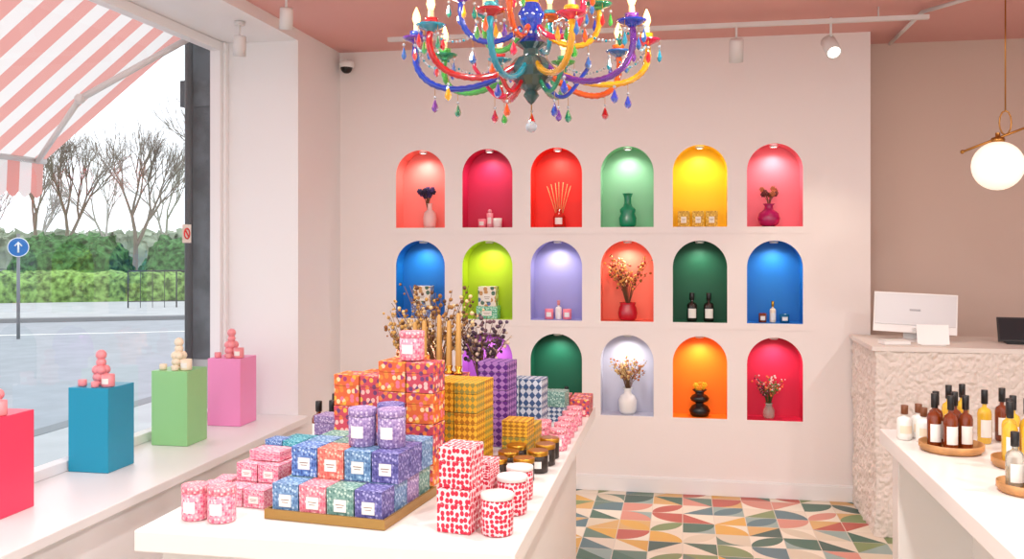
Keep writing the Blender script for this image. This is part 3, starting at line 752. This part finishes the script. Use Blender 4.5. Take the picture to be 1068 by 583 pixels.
# ------------------------------------------------------------------ EXTERIOR
GZ = -.10
M_asph = mat('asphalt', (160, 164, 170), .8, var=.03, bscale=3)
M_pave = mat('pavement', (184, 186, 187), .8, var=.03, bscale=2)
M_kerb = mat('kerb', (134, 136, 138), .8)
b = MB(); b.bx(-90, -2.97, -20, 90, GZ - .1, GZ, M_asph); b.finish('street_ground', recenter=False)
O0 = Vector((-16.3, 23.8, 0)); E = Vector((.906, .424, 0)); Nn = Vector((.424, -.906, 0))
def F(e_, n_, z): return tuple(O0 + E * e_ + Nn * n_ + Vector((0, 0, z)))
def strip(name, n0, n1, z0, z1, m, e0=-40, e1=13):
    b = MB(); P = [F(e0, n1, z0), F(e1, n1, z0), F(e1, n0, z0), F(e0, n0, z0)]; Q = [p[:2] + (z1,) for p in P]
    i = [b.av(p) for p in P + Q]
    for q in ([0, 1, 5, 4], [1, 2, 6, 5], [2, 3, 7, 6], [3, 0, 4, 7], [4, 5, 6, 7]): b.af([i[k] for k in q], m)
    return b.finish(name, recenter=False)
strip('far_pavement', -.5, 5.5, GZ + .001, GZ + .08, M_pave)
strip('far_kerb', 5.5, 5.8, GZ + .001, GZ + .09, M_kerb)
strip('road_marking', 8.8, 8.95, GZ + .001, GZ + .006, M_whitep)
b = MB(); b.bx(-5.6, -2.97, -10, 14, GZ + .001, GZ + .06, M_pave); b.bx(-5.8, -5.6, -10, 14, GZ + .001, GZ + .065, M_kerb); b.finish('near_pavement', recenter=False)
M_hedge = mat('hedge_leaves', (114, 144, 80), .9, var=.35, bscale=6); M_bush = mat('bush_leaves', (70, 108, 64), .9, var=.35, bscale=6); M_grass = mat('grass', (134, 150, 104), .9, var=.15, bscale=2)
def hedge(name, e0, e1, n0, w, h, m, amp=.12, rnd_=.5, zoff=.0, res=8, nv=34):
    b = MB()
    def fn(u, v):
        e_ = e0 + (e1 - e0) * u; a = v * math.pi
        s_ = math.copysign(abs(math.cos(a)) ** rnd_, math.cos(a)); t = abs(math.sin(a)) ** rnd_
        en = min(1, min(u, 1 - u) * (e1 - e0) / .8 + .05) ** .5
        p = Vector(F(e_, n0 + s_ * w / 2 * en, GZ + .01 + zoff + t * h * en))
        return p + (Vector((noise.noise(p * 2.2), noise.noise(p * 2.2 + Vector((9, 0, 0))), noise.noise(p * 2.2 + Vector((0, 9, 0))))) * amp + Vector((noise.noise(p * 7), 0, noise.noise(p * 7 + Vector((3, 0, 0))))) * amp * .8) * min(1, t + .05)
    b.grid(fn, int((e1 - e0) * res), nv, m, False); return b.finish(name, recenter=False)
hedge('clipped_hedge', -16, 8, -1.6, 1.2, .9, M_hedge)
strip('grass_verge', -30, -2.6, GZ + .001, GZ + .05, M_grass, -50, 40)
hedge('large_bush', -3.7, 0.2, -4.6, 2.4, 1.9, M_bush, .25, .65, zoff=.09); hedge('large_bush', 0.3, 4.4, -4.4, 2.4, 1.8, M_bush, .25, .65, zoff=.09)
M_bark = mat('hazed_bark', (140, 128, 118), .9); M_bark2 = mat('distant_hazed_bark', (176, 172, 166), .9)  # bark lightened so the colour carries the haze, most on far trees
def tree(x, y, h, seed, r0=.13, depth=7, m=None, lean=.3):
    m = m or M_bark
    rnd = random.Random(seed); b = MB()
    def br(p, d, L, r_, k):
        q = p + d * L * .5 + Vector((rnd.uniform(-1, 1), rnd.uniform(-1, 1), 0)) * L * .05; e_ = p + d * L
        b.tube([p, q, e_], [r_, r_ * .88, r_ * .75], m, 5 if k < 3 else 3, cap=False)
        if k >= depth: return
        for i in range(3 if k in (1, 2, 3, 5) else 2):
            ax = Vector((rnd.uniform(-1, 1), rnd.uniform(-1, 1), rnd.uniform(-.3, .3))).normalized()
            nd = (Matrix.Rotation(rnd.uniform(.2, .6), 3, ax) @ d); nd.z += lean; nd.normalize()
            br(e_, nd, L * rnd.uniform(.68, .88), r_ * .66, k + 1)
    br(Vector((x, y, GZ + .052)), Vector((rnd.uniform(-.05, .05), 0, 1)).normalized(), h * .22, r0, 0)
    return b.finish('bare_tree', recenter=False)
tree(-17.6, 33, 8.0, 1, lean=.2); tree(-21.6, 33.5, 7.2, 2, lean=.2); tree(-26.5, 36, 7.6, 5, lean=.2); tree(-31, 40, 7.8, 3)
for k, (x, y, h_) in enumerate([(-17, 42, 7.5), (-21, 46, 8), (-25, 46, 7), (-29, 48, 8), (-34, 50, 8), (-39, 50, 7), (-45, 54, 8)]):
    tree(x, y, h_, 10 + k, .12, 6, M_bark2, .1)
hedge('distant_shrubs', -55, 40, -44, 4, 2.4, mat('distant_shrub', (156, 168, 146), 1, var=.1, bscale=1), .7, zoff=.06, res=4, nv=24)  # haze put into the leaf colour by paling it
b = MB(); b.at(-44, 38, GZ + .055, 20); hw = mat('house_render', (226, 200, 126), .9)
b.bx(-4, 4, -3, 3, 0, 2.4, hw)
rf = mat('roof_slate', (110, 110, 116), .8)
i = [b.av(p) for p in [(-4.3, -3.3, 2.4), (4.3, -3.3, 2.4), (4.3, 3.3, 2.4), (-4.3, 3.3, 2.4), (-4.3, 0, 3.6), (4.3, 0, 3.6)]]
for q in ([0, 1, 5, 4], [2, 3, 4, 5], [1, 2, 5], [3, 0, 4]): b.af([i[k] for k in q], rf)
for k in range(4): b.box(-3 + 2 * k, -3.02, 1, .9, .05, 1, mat('dark_window', (70, 80, 90), .2))
b.finish('house')
b = MB(); sx, sy = -12.1, 15.1
b.tube([(sx, sy, GZ), (sx, sy, 1.85)], .03, mat('grey_pole', (130, 132, 135), .5), 8)
b.at(sx, sy, 1.6, 38, 90); b.cyl(0, 0, .03, .18, .015, mat('sign_white', (240, 240, 240), .4), 28); b.cyl(0, 0, .046, .165, .004, mat('sign_blue', (30, 110, 180), .4), 28)
b.tube([(0, -.1, .053), (0, .08, .053)], .02, mat('sign_white'), 6); b.tube([(-.06, .02, .053), (0, .09, .053), (.06, .02, .053)], .016, mat('sign_white'), 6)
b.finish('road_sign')
b = MB(); rl = mat('railing_black', (60, 62, 65), .5)
for k in range(14):
    p = F(1.0 + k * .3, 2.5, 0); b.tube([(p[0], p[1], GZ + .08), (p[0], p[1], .95)], .02 if k % 4 == 0 else .009, rl, 5)
b.tube([F(1, 2.5, .95), F(4.9, 2.5, .95)], .02, rl, 6); b.tube([F(1, 2.5, .15), F(4.9, 2.5, .15)], .012, rl, 6); b.finish('pedestrian_railing', recenter=False)
b = MB(); pl = mat('dark_stone_pilaster', (92, 100, 106), .8, bump=.4, bscale=8, var=.15)
b.bx(-3.19, -2.98, 5.55, 6.1, GZ + .07, 3.3, pl); b.bx(-3.21, -2.98, 5.53, 6.12, GZ + .07, .9, mat('pilaster_base', (186, 188, 188), .8)); b.bx(-3.23, -2.98, 5.52, 6.14, 2.55, 2.72, pl)
b.tube([(-3.15, 5.49, .90), (-3.15, 5.49, 3.3)], .026, mat('drainpipe', (64, 68, 72), .5), 10)
b.tube([(-3.15, 5.49, GZ + .07), (-3.15, 5.49, .90)], .026, mat('pilaster_base'), 10)
b.finish('shopfront_pilaster', recenter=False)
def fabric(name, c):
    m = bpy.data.materials.new(name); m.use_nodes = True; nt = m.node_tree; nt.nodes.remove(nt.nodes['Principled BSDF'])
    d = nt.nodes.new('ShaderNodeBsdfDiffuse'); t = nt.nodes.new('ShaderNodeBsdfTranslucent'); d.inputs[0].default_value = lin(c); t.inputs[0].default_value = lin(c)
    mx = nt.nodes.new('ShaderNodeMixShader'); mx.inputs[0].default_value = .6
    nt.links.new(d.outputs[0], mx.inputs[1]); nt.links.new(t.outputs[0], mx.inputs[2]); nt.links.new(mx.outputs[0], nt.nodes['Material Output'].inputs[0]); return m
fa, fb = fabric('awning_pink', (228, 164, 156)), fabric('awning_white', (240, 234, 231))
b = MB(); y0, y1, ns = .6, 5.44, 44
for i in range(ns):
    ya = y0 + (y1 - y0) * i / ns; yb = y0 + (y1 - y0) * (i + 1) / ns; m = fa if i % 2 else fb
    b.quad([(-3.02, ya, 3.08), (-3.02, yb, 3.08), (-4.17, yb, 2.20), (-4.17, ya, 2.20)], m)
    ym = (ya + yb) / 2
    b.quad([(-4.17, ya, 2.20), (-4.17, yb, 2.20), (-4.18, yb, 1.99), (-4.18, ya, 1.99)], m)
    b.af([b.av(p) for p in [(-4.18, ya, 1.99), (-4.18, yb, 1.99), (-4.18, yb - .03, 1.965), (-4.18, ym, 1.955), (-4.18, ya + .03, 1.965)]], m)
b.tube([(-4.16, y0, 2.20), (-4.16, y1, 2.20)], .02, M_metal, 8)
for yy, dy in ((5.30, -.42), (.8, .42)):
    b.tube([(-3.0, yy, 2.96), (-3.5, yy + dy, 2.51)], .02, M_metal, 8); b.sph(-3.5, yy + dy, 2.51, .032, M_metal, 10)
    b.tube([(-3.5, yy + dy, 2.51), (-4.14, yy - dy * .1, 2.19)], .018, M_metal, 8)
b.tube([(-3.02, y0, 3.09), (-3.02, y1, 3.09)], .04, M_metal, 8)
b.finish('striped_awning', recenter=False)

w = bpy.data.worlds.new('sky'); sc.world = w; w.use_nodes = True
bg = w.node_tree.nodes['Background']; bg.inputs[0].default_value = (.89, .945, 1.0, 1); bg.inputs[1].default_value = 1.75

cam = bpy.data.cameras.new('camera'); cam.sensor_width = 36; cam.lens = 36 * 960 / 1068; cam.shift_y = -36.5 / 1068; cam.clip_end = 300
co = bpy.data.objects.new('camera', cam); sc.collection.objects.link(co); co.location = (0, 0, 1.65); co.rotation_euler = (math.radians(90), 0, math.radians(10.5))
sc.camera = co
